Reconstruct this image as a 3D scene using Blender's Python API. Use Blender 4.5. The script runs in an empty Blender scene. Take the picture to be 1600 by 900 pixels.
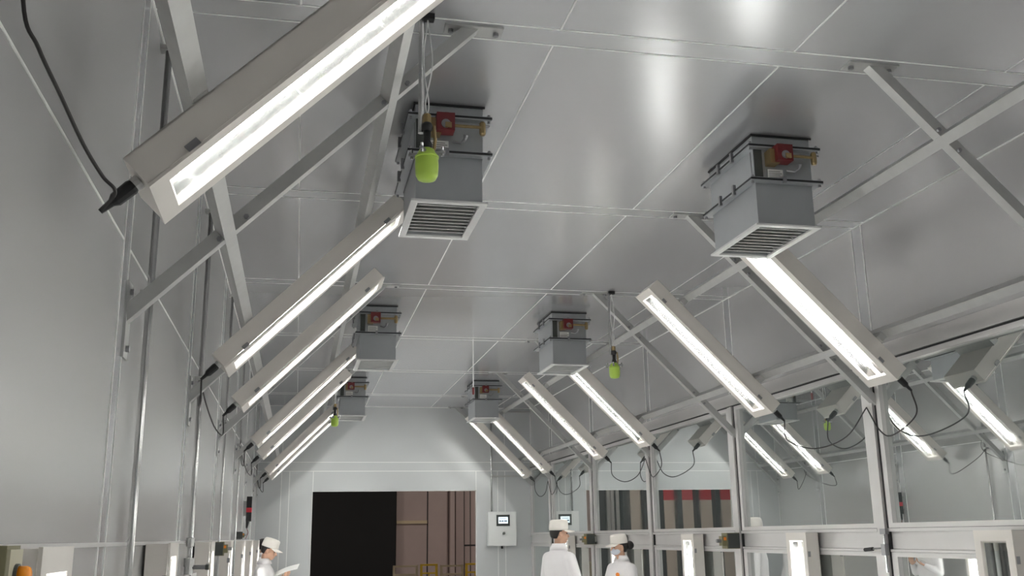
import bpy, bmesh, math, random
from mathutils import Vector, Matrix, Euler

# ------------------------------------------------------------------ camera, world, exposure
scene = bpy.context.scene
COL = scene.collection
cam_d = bpy.data.cameras.new('camera')
cam = bpy.data.objects.new('camera', cam_d)
COL.objects.link(cam)
RT = Vector((0.97784149, -0.20882911, -0.01471118))
UP = Vector((-0.03732813, -0.24307141, 0.96928989))
FW = Vector((0.20599182, 0.94726274, 0.24548051))
cam.matrix_world = Matrix(((RT.x, UP.x, -FW.x, 0.0), (RT.y, UP.y, -FW.y, 0.0),
                           (RT.z, UP.z, -FW.z, 1.64), (0, 0, 0, 1)))
cam_d.sensor_fit = 'HORIZONTAL'
cam_d.sensor_width = 36.0
cam_d.lens = 36.0 * 1528.0 / 1600.0
cam_d.clip_start = 0.02
scene.camera = cam

world = bpy.data.worlds.new('world')
scene.world = world
world.use_nodes = True
world.node_tree.nodes['Background'].inputs[0].default_value = (0.55, 0.6, 0.65, 1)
world.node_tree.nodes['Background'].inputs[1].default_value = 0.05

vs = scene.view_settings
vs.view_transform = 'Standard'
vs.look = 'None'
vs.gamma = 1.0
vs.use_curve_mapping = False
vs.exposure = 1.22
TUBE = 24.0          # strength of the fluorescent tubes

# ------------------------------------------------------------------ materials
def nt(name):
    m = bpy.data.materials.new(name)
    m.use_nodes = True
    return m, m.node_tree.nodes, m.node_tree.links

def mat(name, col, rough=0.5, metal=0.0, var=0.06, scale=6.0, spec=0.5, bump=0.0, stretch=(1, 1, 1), rvar=0.0):
    m, n, l = nt(name)
    b = n['Principled BSDF']
    b.inputs['Roughness'].default_value = rough
    b.inputs['Metallic'].default_value = metal
    b.inputs['Specular IOR Level'].default_value = spec
    tc = n.new('ShaderNodeTexCoord')
    mp = n.new('ShaderNodeMapping')
    mp.inputs['Scale'].default_value = stretch
    l.new(tc.outputs['Object'], mp.inputs['Vector'])
    no = n.new('ShaderNodeTexNoise')
    no.inputs['Scale'].default_value = scale
    no.inputs['Detail'].default_value = 4.0
    l.new(mp.outputs['Vector'], no.inputs['Vector'])
    mix = n.new('ShaderNodeMix')
    mix.data_type = 'RGBA'
    a = [max(0.0, c * (1 - var)) for c in col]
    d = [min(1.0, c * (1 + var)) for c in col]
    mix.inputs[6].default_value = (*a, 1)
    mix.inputs[7].default_value = (*d, 1)
    l.new(no.outputs['Fac'], mix.inputs[0])
    l.new(mix.outputs[2], b.inputs['Base Color'])
    if rvar:
        mr = n.new('ShaderNodeMapRange')
        mr.inputs['To Min'].default_value = rough - rvar
        mr.inputs['To Max'].default_value = rough + rvar
        l.new(no.outputs['Fac'], mr.inputs['Value'])
        l.new(mr.outputs['Result'], b.inputs['Roughness'])
    if bump:
        bp = n.new('ShaderNodeBump')
        bp.inputs['Strength'].default_value = bump
        bp.inputs['Distance'].default_value = 0.01
        l.new(no.outputs['Fac'], bp.inputs['Height'])
        l.new(bp.outputs['Normal'], b.inputs['Normal'])
    return m

def emat(name, col, strength):
    m, n, l = nt(name)
    b = n['Principled BSDF']
    b.inputs['Base Color'].default_value = (*col, 1)
    b.inputs['Emission Color'].default_value = (*col, 1)
    b.inputs['Emission Strength'].default_value = strength
    return m

def glass_clear(name):
    m, n, l = nt(name)
    n.remove(n['Principled BSDF'])
    tr = n.new('ShaderNodeBsdfTransparent')
    tr.inputs[0].default_value = (0.96, 0.97, 0.96, 1)
    gl = n.new('ShaderNodeBsdfGlossy')
    gl.inputs['Roughness'].default_value = 0.03
    mx = n.new('ShaderNodeMixShader')
    mx.inputs[0].default_value = 0.05
    l.new(tr.outputs[0], mx.inputs[1])
    l.new(gl.outputs[0], mx.inputs[2])
    l.new(mx.outputs[0], n['Material Output'].inputs['Surface'])
    return m

def glass_mirror(name, fac):
    # coated window glass: strong mirror image over a dim grey-green body, light smears
    m, n, l = nt(name)
    n.remove(n['Principled BSDF'])
    df = n.new('ShaderNodeBsdfDiffuse')
    df.inputs[0].default_value = (0.16, 0.19, 0.185, 1)
    gl = n.new('ShaderNodeBsdfGlossy')
    gl.inputs[0].default_value = (0.95, 0.97, 0.96, 1)
    tc = n.new('ShaderNodeTexCoord')
    no = n.new('ShaderNodeTexNoise')
    no.inputs['Scale'].default_value = 2.5
    no.inputs['Detail'].default_value = 5
    l.new(tc.outputs['Object'], no.inputs['Vector'])
    mr = n.new('ShaderNodeMapRange')
    mr.inputs['From Min'].default_value = 0.45
    mr.inputs['From Max'].default_value = 0.8
    mr.inputs['To Min'].default_value = 0.0
    mr.inputs['To Max'].default_value = 0.06
    l.new(no.outputs['Fac'], mr.inputs['Value'])
    l.new(mr.outputs['Result'], gl.inputs['Roughness'])
    mx = n.new('ShaderNodeMixShader')
    mx.inputs[0].default_value = fac
    l.new(df.outputs[0], mx.inputs[1])
    l.new(gl.outputs[0], mx.inputs[2])
    l.new(mx.outputs[0], n['Material Output'].inputs['Surface'])
    return m

M = {}
M['ceil'] = mat('ceiling_sheet_metal', (0.62, 0.618, 0.635), 0.235, 0.62, 0.008, 0.8)
M['wall'] = mat('wall_sheet_metal', (0.60, 0.592, 0.592), 0.25, 0.4, 0.008, 0.8)
M['back'] = mat('end_wall_sheet', (0.545, 0.56, 0.565), 0.38, 0.2, 0.008, 0.8)
M['strip'] = mat('cover_strip_metal', (0.62, 0.62, 0.635), 0.235, 0.62, 0.008, 0.8)
M['seal'] = mat('white_sealant', (0.86, 0.86, 0.84), 0.6, 0.0, 0.03, 20)
M['floor'] = mat('floor_grey', (0.44, 0.44, 0.44), 0.45, 0.0, 0.1, 3)
M['steel'] = mat('galvanised_steel', (0.50, 0.50, 0.49), 0.42, 0.55, 0.10, 14)
M['pipe'] = mat('galvanised_pipe', (0.56, 0.56, 0.555), 0.22, 1.0, 0.06, 18)
M['bolt'] = mat('bolt_metal', (0.32, 0.32, 0.33), 0.35, 0.8, 0.1, 30)
M['alu'] = mat('pale_aluminium', (0.62, 0.605, 0.595), 0.36, 0.35, 0.04, 5)
M['lampbody'] = mat('lamp_enamel', (0.72, 0.68, 0.635), 0.42, 0.0, 0.03, 4)
M['lampin'] = mat('lamp_reflector', (0.50, 0.50, 0.50), 0.2, 1.0, 0.02, 4)
M['duct'] = mat('duct_sheet', (0.40, 0.415, 0.43), 0.36, 0.55, 0.08, 5, rvar=0.05)
M['louvre'] = mat('louvre_aluminium', (0.72, 0.72, 0.71), 0.4, 0.3, 0.04, 8)
M['black'] = mat('black_rubber', (0.012, 0.012, 0.013), 0.5, 0.0, 0.2, 10)
M['cable'] = mat('dark_cable', (0.03, 0.027, 0.026), 0.5, 0.0, 0.2, 10)
M['red'] = mat('red_paint', (0.14, 0.014, 0.016), 0.4, 0.0, 0.1, 10)
M['brass'] = mat('yellow_brass', (0.34, 0.25, 0.12), 0.35, 0.7, 0.1, 10)
M['label'] = mat('white_label', (0.78, 0.78, 0.75), 0.6, 0.0, 0.03, 10)
M['ink'] = mat('grey_ink', (0.12, 0.12, 0.12), 0.6, 0.0, 0.05, 10)
M['green'] = mat('lime_green', (0.40, 0.58, 0.08), 0.4, 0.0, 0.05, 10)
M['cord'] = mat('pale_cord', (0.70, 0.70, 0.69), 0.5, 0.0, 0.05, 20)
M['olive'] = mat('olive_box', (0.20, 0.185, 0.10), 0.5, 0.0, 0.08, 8)
M['cream'] = mat('cream_face', (0.48, 0.45, 0.33), 0.5, 0.0, 0.05, 8)
M['amber'] = mat('amber_lens', (0.85, 0.28, 0.01), 0.25, 0.0, 0.05, 8)
M['white'] = mat('white_enamel', (0.72, 0.73, 0.72), 0.35, 0.0, 0.02, 5)
M['coat'] = mat('white_coat', (0.80, 0.775, 0.78), 0.8, 0.0, 0.03, 9, bump=0.25)
M['cap'] = mat('white_cap', (0.80, 0.755, 0.70), 0.8, 0.0, 0.03, 9)
M['skin'] = mat('skin', (0.58, 0.345, 0.24), 0.55, 0.0, 0.05, 6)
M['hair'] = mat('black_hair', (0.014, 0.011, 0.010), 0.5, 0.0, 0.2, 30)
M['mask'] = mat('blue_white_mask', (0.62, 0.66, 0.74), 0.8, 0.0, 0.03, 9)
M['eye'] = mat('dark_eye', (0.03, 0.02, 0.018), 0.3, 0.0, 0.05, 9)
M['orange'] = mat('orange_badge', (0.85, 0.24, 0.02), 0.5, 0.0, 0.05, 9)
M['paper'] = mat('paper', (0.82, 0.82, 0.80), 0.8, 0.0, 0.02, 9)
M['screen'] = emat('lit_screen', (0.72, 0.84, 0.90), 0.55)
M['screen_ink'] = mat('screen_dark_print', (0.10, 0.16, 0.24), 0.5, 0.0, 0.02, 9)
M['darkgrey'] = mat('dark_grey_plastic', (0.05, 0.055, 0.05), 0.4, 0.0, 0.05, 9)
M['hallpink'] = mat('hall_panel_pinkish', (0.42, 0.33, 0.31), 0.6, 0.0, 0.08, 2)
M['hallblack'] = mat('hall_black_curtain', (0.006, 0.006, 0.007), 0.8, 0.0, 0.2, 2)
M['hallred'] = mat('hall_red_band', (0.62, 0.03, 0.05), 0.5, 0.0, 0.08, 2)
M['hallbeige'] = mat('hall_beige_panel', (0.66, 0.57, 0.49), 0.6, 0.0, 0.08, 2)
M['halldark'] = mat('hall_dark_column', (0.045, 0.045, 0.05), 0.5, 0.1, 0.1, 2)
M['yellow'] = mat('yellow_rail_paint', (0.75, 0.48, 0.03), 0.45, 0.0, 0.06, 8)
M['paleyel'] = mat('faded_rail_paint', (0.55, 0.45, 0.30), 0.5, 0.0, 0.06, 8)
M['tube'] = emat('fluorescent_tube', (1.0, 0.988, 0.972), TUBE)
M['addedlens'] = emat('added_lamp_lens', (1.0, 0.93, 0.84), 85.0)  # glow of the lamps added to light the hall
M['cover'] = glass_clear('lamp_cover_glass')
M['pane'] = glass_mirror('window_glass', 0.72)

# ------------------------------------------------------------------ mesh helpers
class MB:
    def __init__(s):
        s.v = []; s.f = []
    def add(s, vs, fs):
        o = len(s.v)
        s.v += [Vector(p) for p in vs]
        s.f += [tuple(i + o for i in f) for f in fs]
        return s
    def box(s, x0, x1, y0, y1, z0, z1):
        vs = [(x, y, z) for z in (z0, z1) for y in (y0, y1) for x in (x0, x1)]
        return s.add(vs, [(0, 2, 3, 1), (4, 5, 7, 6), (0, 1, 5, 4), (2, 6, 7, 3), (0, 4, 6, 2), (1, 3, 7, 5)])
    def obox(s, c, ax, ay, az, hx, hy, hz):
        # oriented box: centre, unit axes, half sizes
        c = Vector(c); ax = Vector(ax); ay = Vector(ay); az = Vector(az)
        vs = [c + ax * (i * hx) + ay * (j * hy) + az * (k * hz) for k in (-1, 1) for j in (-1, 1) for i in (-1, 1)]
        return s.add(vs, [(0, 2, 3, 1), (4, 5, 7, 6), (0, 1, 5, 4), (2, 6, 7, 3), (0, 4, 6, 2), (1, 3, 7, 5)])
    def rings(s, rs, cap=True):
        n = len(rs[0])
        vs = [p for r in rs for p in r]
        fs = []
        for k in range(len(rs) - 1):
            for i in range(n):
                a = k * n + i; b = k * n + (i + 1) % n
                fs.append((a, b, b + n, a + n))
        if cap:
            fs.append(tuple(range(n - 1, -1, -1)))
            fs.append(tuple((len(rs) - 1) * n + i for i in range(n)))
        return s.add(vs, fs)
    def tube(s, pts, r, n=8):
        pts = [Vector(p) for p in pts]
        rr = r if isinstance(r, (list, tuple)) else [r] * len(pts)
        rs = []
        up = None
        for i, p in enumerate(pts):
            d = (pts[min(i + 1, len(pts) - 1)] - pts[max(i - 1, 0)]).normalized()
            if up is None:
                up = Vector((0, 0, 1)) if abs(d.z) < 0.9 else Vector((1, 0, 0))
            a = d.cross(up).normalized(); b = a.cross(d).normalized(); up = b
            rs.append([p + a * (math.cos(2 * math.pi * k / n) * rr[i]) + b * (math.sin(2 * math.pi * k / n) * rr[i]) for k in range(n)])
        return s.rings(rs)
    def lathe(s, prof, c=(0, 0, 0), n=16):
        c = Vector(c)
        rs = [[c + Vector((r * math.cos(2 * math.pi * k / n), r * math.sin(2 * math.pi * k / n), z)) for k in range(n)] for r, z in prof]
        return s.rings(rs)
    def ell(s, c, r, n=18, m=12, rot=None):
        c = Vector(c)
        rs = []
        for j in range(m + 1):
            t = math.pi * (j + 0.02) / (m + 0.04)
            ring = []
            for k in range(n):
                u = 2 * math.pi * k / n
                p = Vector((r[0] * math.sin(t) * math.cos(u), r[1] * math.sin(t) * math.sin(u), -r[2] * math.cos(t)))
                if rot: p = rot @ p
                ring.append(c + p)
            rs.append(ring)
        return s.rings(rs)
    def cone(s, p0, p1, r0, r1, n=14):
        p0 = Vector(p0); p1 = Vector(p1)
        s.tube([p0, p0.lerp(p1, 0.5), p1], [r0, (r0 + r1) / 2, r1], n)
        s.ell(p0, (r0,) * 3, n, 8); s.ell(p1, (r1,) * 3, n, 8)
        return s
    def xf(s, mtx, start=0):
        for i in range(start, len(s.v)):
            s.v[i] = mtx @ s.v[i]
        return s
    def mesh(s, name, m, org=(0, 0, 0), smooth=False):
        o = Vector(org)
        me = bpy.data.meshes.new(name)
        me.from_pydata([p - o for p in s.v], [], s.f)
        bm = bmesh.new(); bm.from_mesh(me)
        bmesh.ops.recalc_face_normals(bm, faces=bm.faces)
        bm.to_mesh(me); bm.free()
        me.materials.append(M[m] if isinstance(m, str) else m)
        if smooth:
            for p in me.polygons: p.use_smooth = True
        return me
    def obj(s, name, m, parent=None, org=(0, 0, 0), smooth=False):
        ob = bpy.data.objects.new(name, s.mesh(name, m, org, smooth))
        COL.objects.link(ob)
        if parent is not None: ob.parent = parent
        else: ob.location = org
        return ob

def link(name, me, parent, loc=(0, 0, 0)):
    ob = bpy.data.objects.new(name, me)
    COL.objects.link(ob)
    ob.parent = parent
    ob.location = loc
    return ob

def tag(o, label, cat, group=None):
    o['label'] = label; o['category'] = cat
    if group: o['group'] = group
    return o

def struct(o):
    o['kind'] = 'structure'
    return o

def empty(name, loc=(0, 0, 0), rot=None):
    o = bpy.data.objects.new(name, None)
    COL.objects.link(o)
    if rot is None: o.location = loc
    else: o.matrix_world = Matrix.Translation(loc) @ rot.to_4x4()
    return o

def copy_tree(o, parent=None):
    c = o.copy()
    COL.objects.link(c)
    if parent is not None: c.parent = parent
    for ch in list(o.children): copy_tree(ch, c)
    return c

def arc(p0, p1, sag, n=14):
    p0 = Vector(p0); p1 = Vector(p1)
    return [p0.lerp(p1, i / n) - Vector((0, 0, sag * 4 * (i / n) * (1 - i / n))) for i in range(n + 1)]

def bez(pts, n=20):
    # Catmull-Rom through the given points
    P = [Vector(p) for p in pts]
    P = [P[0] * 2 - P[1]] + P + [P[-1] * 2 - P[-2]]
    out = []
    for i in range(1, len(P) - 2):
        for k in range(n):
            t = k / n
            a, b, c, d = P[i - 1:i + 3]
            out.append(0.5 * ((2 * b) + (c - a) * t + (2 * a - 5 * b + 4 * c - d) * t * t + (3 * b - a - 3 * c + d) * t ** 3))
    out.append(P[-2])
    return out

# ------------------------------------------------------------------ dimensions
XL, XR = -0.725, 4.29
YF, YB = -2.2, 18.27
H = 4.0
FR = [-0.81, 1.69, 4.19, 6.69, 9.19, 11.69, 14.19, 16.69]   # frame lines
G = 0.005                                                   # half a sealed joint
S2 = math.sqrt(0.5)

# ------------------------------------------------------------------ floor and ceiling
fl = struct(MB().box(XL - 0.1, XR + 0.1, YF - 0.1, YB + 0.06, -0.1, 0.0).obj('floor', 'floor'))
ce = struct(MB().box(XL - 0.1, XR + 0.1, YF - 0.1, YB + 0.06, H + 0.001, H + 0.12).obj('ceiling', 'seal'))
xs = [XL, -0.07, 1.155, 2.375, 3.6, XR]
SW = 0.0775
ys = []
y = YF
for f in FR:
    ys.append((y, f - SW)); y = f + SW
ys.append((y, YB))
for (y0, y1) in ys:
    for i in range(len(xs) - 1):
        MB().box(xs[i] + G, xs[i + 1] - G, y0 + G, y1 - G, H, H + 0.02).obj('ceiling_panel', 'ceil', ce)
for f in FR:
    MB().box(XL + G, XR - G, f - SW + G, f + SW - G, H, H + 0.02).obj('cover_strip', 'strip', ce)

BW = 0.0045
for x in xs[1:-1]:
    for (y0, y1) in ys:
        MB().box(x - BW, x + BW, y0, y1, H - 0.0025, H + 0.005).obj('sealant_bead', 'seal', ce)
for f in FR:
    for e in (-SW, SW):
        MB().box(XL, XR, f + e - BW, f + e + BW, H - 0.0025, H + 0.005).obj('sealant_bead', 'seal', ce)
for x0, x1 in ((XL, XL + 0.008), (XR - 0.008, XR)):
    MB().box(x0, x1, YF, YB, H - 0.008, H + 0.005).obj('sealant_bead', 'seal', ce)
MB().box(XL, XR, YB - 0.008, YB, H - 0.008, H + 0.005).obj('sealant_bead', 'seal', ce)

# ------------------------------------------------------------------ left wall
wl = struct(MB().box(XL - 0.12, XL - 0.001, YF - 0.1, YB + 0.06, 0, H + 0.003).obj('wall_left', 'seal'))
LS = [(f - 0.18, f - 0.04) for f in FR]
yl = []
y = YF
for a, b in LS:
    yl.append((y, a)); y = b
yl.append((y, YB))
for (y0, y1) in yl:
    for z0, z1 in ((0.0, 1.63), (1.63, 2.82), (2.82, H)):
        MB().box(XL - 0.02, XL, y0 + G, y1 - G, z0 + G, z1 - G).obj('wall_panel', 'wall', wl)
for a, b in LS:
    MB().box(XL - 0.02, XL + 0.002, a + G, b - G, 0, H - G).obj('cover_strip', 'strip', wl)
for a, b in LS:
    for e in (a, b):
        MB().box(XL - 0.005, XL + 0.005, e - BW, e + BW, 0, H - 0.008).obj('sealant_bead', 'seal', wl)
for (y0, y1) in yl:
    MB().box(XL - 0.005, XL + 0.003, y0, y1, 2.82 - BW, 2.82 + BW).obj('sealant_bead', 'seal', wl)
# pale sill bead along the joint at lamp-top height
MB().box(XL, XL + 0.012, YF, YB, 1.622, 1.638).obj('sill_bead', 'alu', wl)

# ------------------------------------------------------------------ end wall with the doorway
wb = MB()
DX0, DX1, DZ = 0.255, 3.232, 2.46
wb.box(XL - 0.1, DX0, YB + 0.001, YB + 0.1, 0, H)
wb.box(DX1, XR + 0.1, YB + 0.001, YB + 0.1, 0, H)
wb.box(DX0, DX1, YB + 0.001, YB + 0.1, DZ, H)
wb = struct(wb.obj('wall_back', 'seal'))
def bp(x0, x1, z0, z1, m='back', nm='wall_panel'):
    MB().box(x0 + G, x1 - G, YB, YB + 0.02, z0 + G, z1 - G).obj(nm, m, wb)
for x0, x1 in ((XL, -0.30), (3.78, XR)):
    bp(x0, x1, 0, 2.82); bp(x0, x1, 2.98, H)
bp(-0.30, -0.16, 0, 2.82, 'back', 'cover_strip'); bp(3.64, 3.78, 0, 2.82, 'back', 'cover_strip')
bp(XL, XR, 2.82, 2.98, 'back', 'cover_strip')
bp(-0.16, DX0, 0, 2.82); bp(DX1, 3.64, 0, 2.82); bp(DX0, DX1, DZ, 2.82)
bp(-0.30, 3.78, 2.98, H)
# front wall behind the viewer
struct(MB().box(XL - 0.1, XR + 0.1, YF - 0.1, YF, 0, H).obj('wall_front', 'back'))

# ------------------------------------------------------------------ right wall: sheets above, glazing below
wr = struct(MB().box(XR + 0.06, XR + 0.16, YF - 0.1, YB + 0.06, 0, H + 0.003).obj('wall_right', 'halldark'))
MB().box(XR + 0.001, XR + 0.06, YF, YB, 3.0, H).obj('sealed_backing', 'seal', wr)
y = YF
RS = [(f - 0.03, f + 0.11) for f in FR]
yr = []
for a, b in RS:
    yr.append((y, a)); y = b
yr.append((y, YB))
for (y0, y1) in yr:
    MB().box(XR, XR + 0.02, y0 + G, y1 - G, 3.0 + G, H - G).obj('wall_panel', 'wall', wr)
for a, b in RS:
    MB().box(XR - 0.002, XR + 0.02, a + G, b - G, 3.0 + G, H - G).obj('cover_strip', 'strip', wr)
for a, b in RS:
    for e in (a, b):
        MB().box(XR - 0.005, XR + 0.005, e - BW, e + BW, 3.0, H - 0.008).obj('sealant_bead', 'seal', wr)
MB().box(XR - 0.035, XR + 0.06, YF, YB, 2.885, 3.0).obj('header_beam', 'alu', wr)
MB().box(XR - 0.02, XR + 0.06, YF, YB, 2.870, 2.884).obj('gasket', 'black', wr)
bays = [(YF, FR[0])] + [(FR[i], FR[i + 1]) for i in range(len(FR) - 1)] + [(FR[-1], YB)]
for f in FR:
    MB().box(XR - 0.05, XR + 0.06, f + 0.0, f + 0.045, 0, 2.87).obj('post', 'alu', wr)
    MB().box(XR - 0.042, XR + 0.06, f + 0.047, f + 0.11, 0, 2.87).obj('post', 'alu', wr)
    MB().box(XR - 0.03, XR + 0.06, f - 0.022, f - 0.002, 0, 2.87).obj('gasket', 'black', wr)
for k, (a, b) in enumerate(bays):
    w = struct(empty('window_%d' % (k + 1), (XR, (a + b) / 2, 0)))
    o = (XR, (a + b) / 2, 0)
    y0 = a + (0.112 if k else 0.0); y1 = b - (0.024 if k < len(bays) - 1 else 0.0)
    st = 0.055
    MB().box(XR - 0.03, XR + 0.04, y0, y0 + st, 1.655, 2.868).obj('stile', 'alu', w, o)
    MB().box(XR - 0.03, XR + 0.04, y1 - st, y1, 1.655, 2.868).obj('stile', 'alu', w, o)
    MB().box(XR - 0.03, XR + 0.04, y0 + st, y1 - st, 2.83, 2.868).obj('top_rail', 'alu', w, o)
    MB().box(XR - 0.03, XR + 0.04, y0 + st, y1 - st, 1.655, 1.69).obj('bottom_rail', 'alu', w, o)
    MB().box(XR - 0.045, XR + 0.04, y0, y1, 1.628, 1.652).obj('sill', 'alu', w, o)
    MB().box(XR + 0.005, XR + 0.013, y0 + st, y1 - st, 1.69, 2.83).obj('pane', 'pane', w, o)
    MB().box(XR - 0.012, XR + 0.04, y0, y1, 1.505, 1.627).obj('transom_panel', 'alu', w, o)
    MB().box(XR - 0.035, XR + 0.04, y0, y1, 1.485, 1.503).obj('bead', 'alu', w, o)
    MB().box(XR - 0.03, XR + 0.04, y0, y0 + 0.07, 0.02, 1.483).obj('stile', 'alu', w, o)
    MB().box(XR - 0.03, XR + 0.04, y1 - 0.07, y1, 0.02, 1.483).obj('stile', 'alu', w, o)
    MB().box(XR - 0.03, XR + 0.04, y0 + 0.07, y1 - 0.07, 1.45, 1.483).obj('top_rail', 'alu', w, o)
    MB().box(XR - 0.03, XR + 0.04, y0 + 0.07, y1 - 0.07, 0.02, 0.1).obj('bottom_rail', 'alu', w, o)
    MB().box(XR + 0.005, XR + 0.013, y0 + 0.07, y1 - 0.07, 0.1, 1.45).obj('pane', 'pane', w, o)

# ------------------------------------------------------------------ hall beyond the doorway
hf = struct(MB().box(-9, 11, YB + 0.06, 30.2, -0.1, -0.001).obj('floor_hall', 'floor'))
struct(MB().box(-9, 11, YB + 0.1, 30.2, 7.0, 7.1).obj('ceiling_hall', 'halldark'))
struct(MB().box(-9.1, -9, YB + 0.1, 30.2, 0, 7.0).obj('wall_hall_left', 'hallpink'))
struct(MB().box(11, 11.1, YB + 0.1, 30.2, 0, 7.0).obj('wall_hall_right', 'hallpink'))
hn = MB()
hn.box(-9, XL - 0.1, YB + 0.02, YB + 0.1, 0, 7.0); hn.box(XR + 0.1, 11, YB + 0.02, YB + 0.1, 0, 7.0)
hn.box(XL - 0.1, XR + 0.1, YB + 0.02, YB + 0.1, H, 7.0)
struct(hn.obj('wall_hall_front', 'hallpink'))
hw = struct(MB().box(-9, 11, 30.1, 30.2, 0, 7.0).obj('wall_hall_back', 'halldark'))
def hp(nm, x0, x1, z0, z1, m, d=0.04, p=None):
    return MB().box(x0, x1, 30.1 - d, 30.1, z0, z1).obj(nm, m, p or hw)
hp('curtain', 0.2, 2.86, 0, 7, 'hallblack', 0.25)
hp('panel', 2.90, 3.81, 2.12, 7, 'hallpink'); hp('panel', 2.90, 3.81, 0, 2.03, 'hallpink')
hp('ledge', 2.90, 3.81, 2.03, 2.12, 'paleyel', 0.10)
hp('panel', 3.85, 4.46, 0, 7, 'hallpink')
hp('column', 4.48, 4.62, 0, 7, 'hallpink', 0.3); hp('column', 4.68, 4.92, 0, 7, 'hallpink', 0.12)
for x0, x1 in ((4.96, 5.12), (5.15, 5.34), (5.38, 5.9)):
    hp('panel', x0, x1, 1.40, 7, 'hallpink'); hp('panel', x0, x1, 0, 1.35, 'hallpink')
hp('panel', 6.0, 11, 0, 7, 'hallpink')
# red-topped bays left of the curtain (seen as a mirror image in the side glazing)
def mx(px): return -0.2 - 4.9 * (px - 905) / 230.0
hp('panel', mx(923), 0.18, 0, 7, 'hallpink')
for px in (936, 942, 950): hp('rib', mx(px + 5), mx(px), 0, 7, 'steel', 0.12)
hp('panel', mx(990), mx(970), 0, 7, 'hallbeige')
hp('panel', mx(1018), mx(1000), 0, 7, 'hallred')
hp('sheet', mx(1016), mx(1009), 1.0, 2.1, 'label', 0.06)
for a, b in ((1026, 1042), (1051, 1072), (1078, 1102), (1112, 1134), (1142, 1165), (1172, 1196)):
    hp('red_panel', mx(b), mx(a), 2.66, 7, 'hallred'); hp('panel', mx(b), mx(a), 0, 2.66, 'hallbeige')
for px, w in ((1042, 8), (1072, 6), (1103, 8), (1135, 6), (958, 11), (990, 9)):
    hp('column', mx(px + w), mx(px), 0, 7, 'halldark', 0.3)
def railing(x0, x1, z, m, label):
    t = tag(empty('guard_rail', ((x0 + x1) / 2, 22.0, 0)), label, 'railing', 'guard rails beyond the doorway')
    o = ((x0 + x1) / 2, 22.0, 0)
    for x in (x0 + 0.025, x1 - 0.025): MB().box(x - 0.025, x + 0.025, 21.975, 22.025, 0, z).obj('post', m, t, o)
    n = max(1, int((x1 - x0) / 0.3))
    for i in range(1, n + 1):
        x = x0 + (x1 - x0) * i / (n + 1)
        MB().box(x - 0.012, x + 0.012, 21.99, 22.01, 0.12, z - 0.2).obj('baluster', m, t, o)
    MB().box(x0, x1, 21.978, 22.022, z - 0.04, z).obj('top_rail', m, t, o)
    MB().box(x0, x1, 21.98, 22.02, z - 0.21, z - 0.175).obj('middle_rail', m, t, o)
    MB().box(x0, x1, 21.98, 22.02, 0.1, 0.14).obj('bottom_rail', m, t, o)
railing(2.06, 2.60, 1.05, 'paleyel', 'faded beige guard rail section beside the black curtain')
railing(2.65, 3.03, 1.07, 'yellow', 'narrow yellow guard rail section in the middle of the doorway')
railing(3.09, 3.60, 1.04, 'paleyel', 'dull tan guard rail section between two yellow ones')
railing(3.64, 4.30, 1.07, 'yellow', 'bright yellow guard rail section at the doorway right edge')
for i, (x, yy) in enumerate(((-2.5, 25.5), (5.6, 25.0))):  # unseen lamps, added to brighten the hall beyond the doorway
    t = tag(empty('added_hall_lamp', (x, yy, 5.6)), ('added round lamp, out of view, lighting the red-topped hall bays', 'added round lamp, out of view, lighting the pinkish hall panels')[i], 'lamp', 'added hall lamps')
    MB().tube([(0, 0, 0.35), (0, 0, 1.4)], 0.02).obj('stem', 'darkgrey', t)
    MB().lathe([(0.30, 0.0), (0.31, 0.02), (0.12, 0.25), (0.06, 0.36), (0.02, 0.36)], n=24).obj('shade', 'darkgrey', t, smooth=True)
    MB().lathe([(0.02, -0.015), (0.28, -0.012), (0.28, 0.0), (0.02, 0.0)], n=24).obj('lens', 'addedlens', t)

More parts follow.
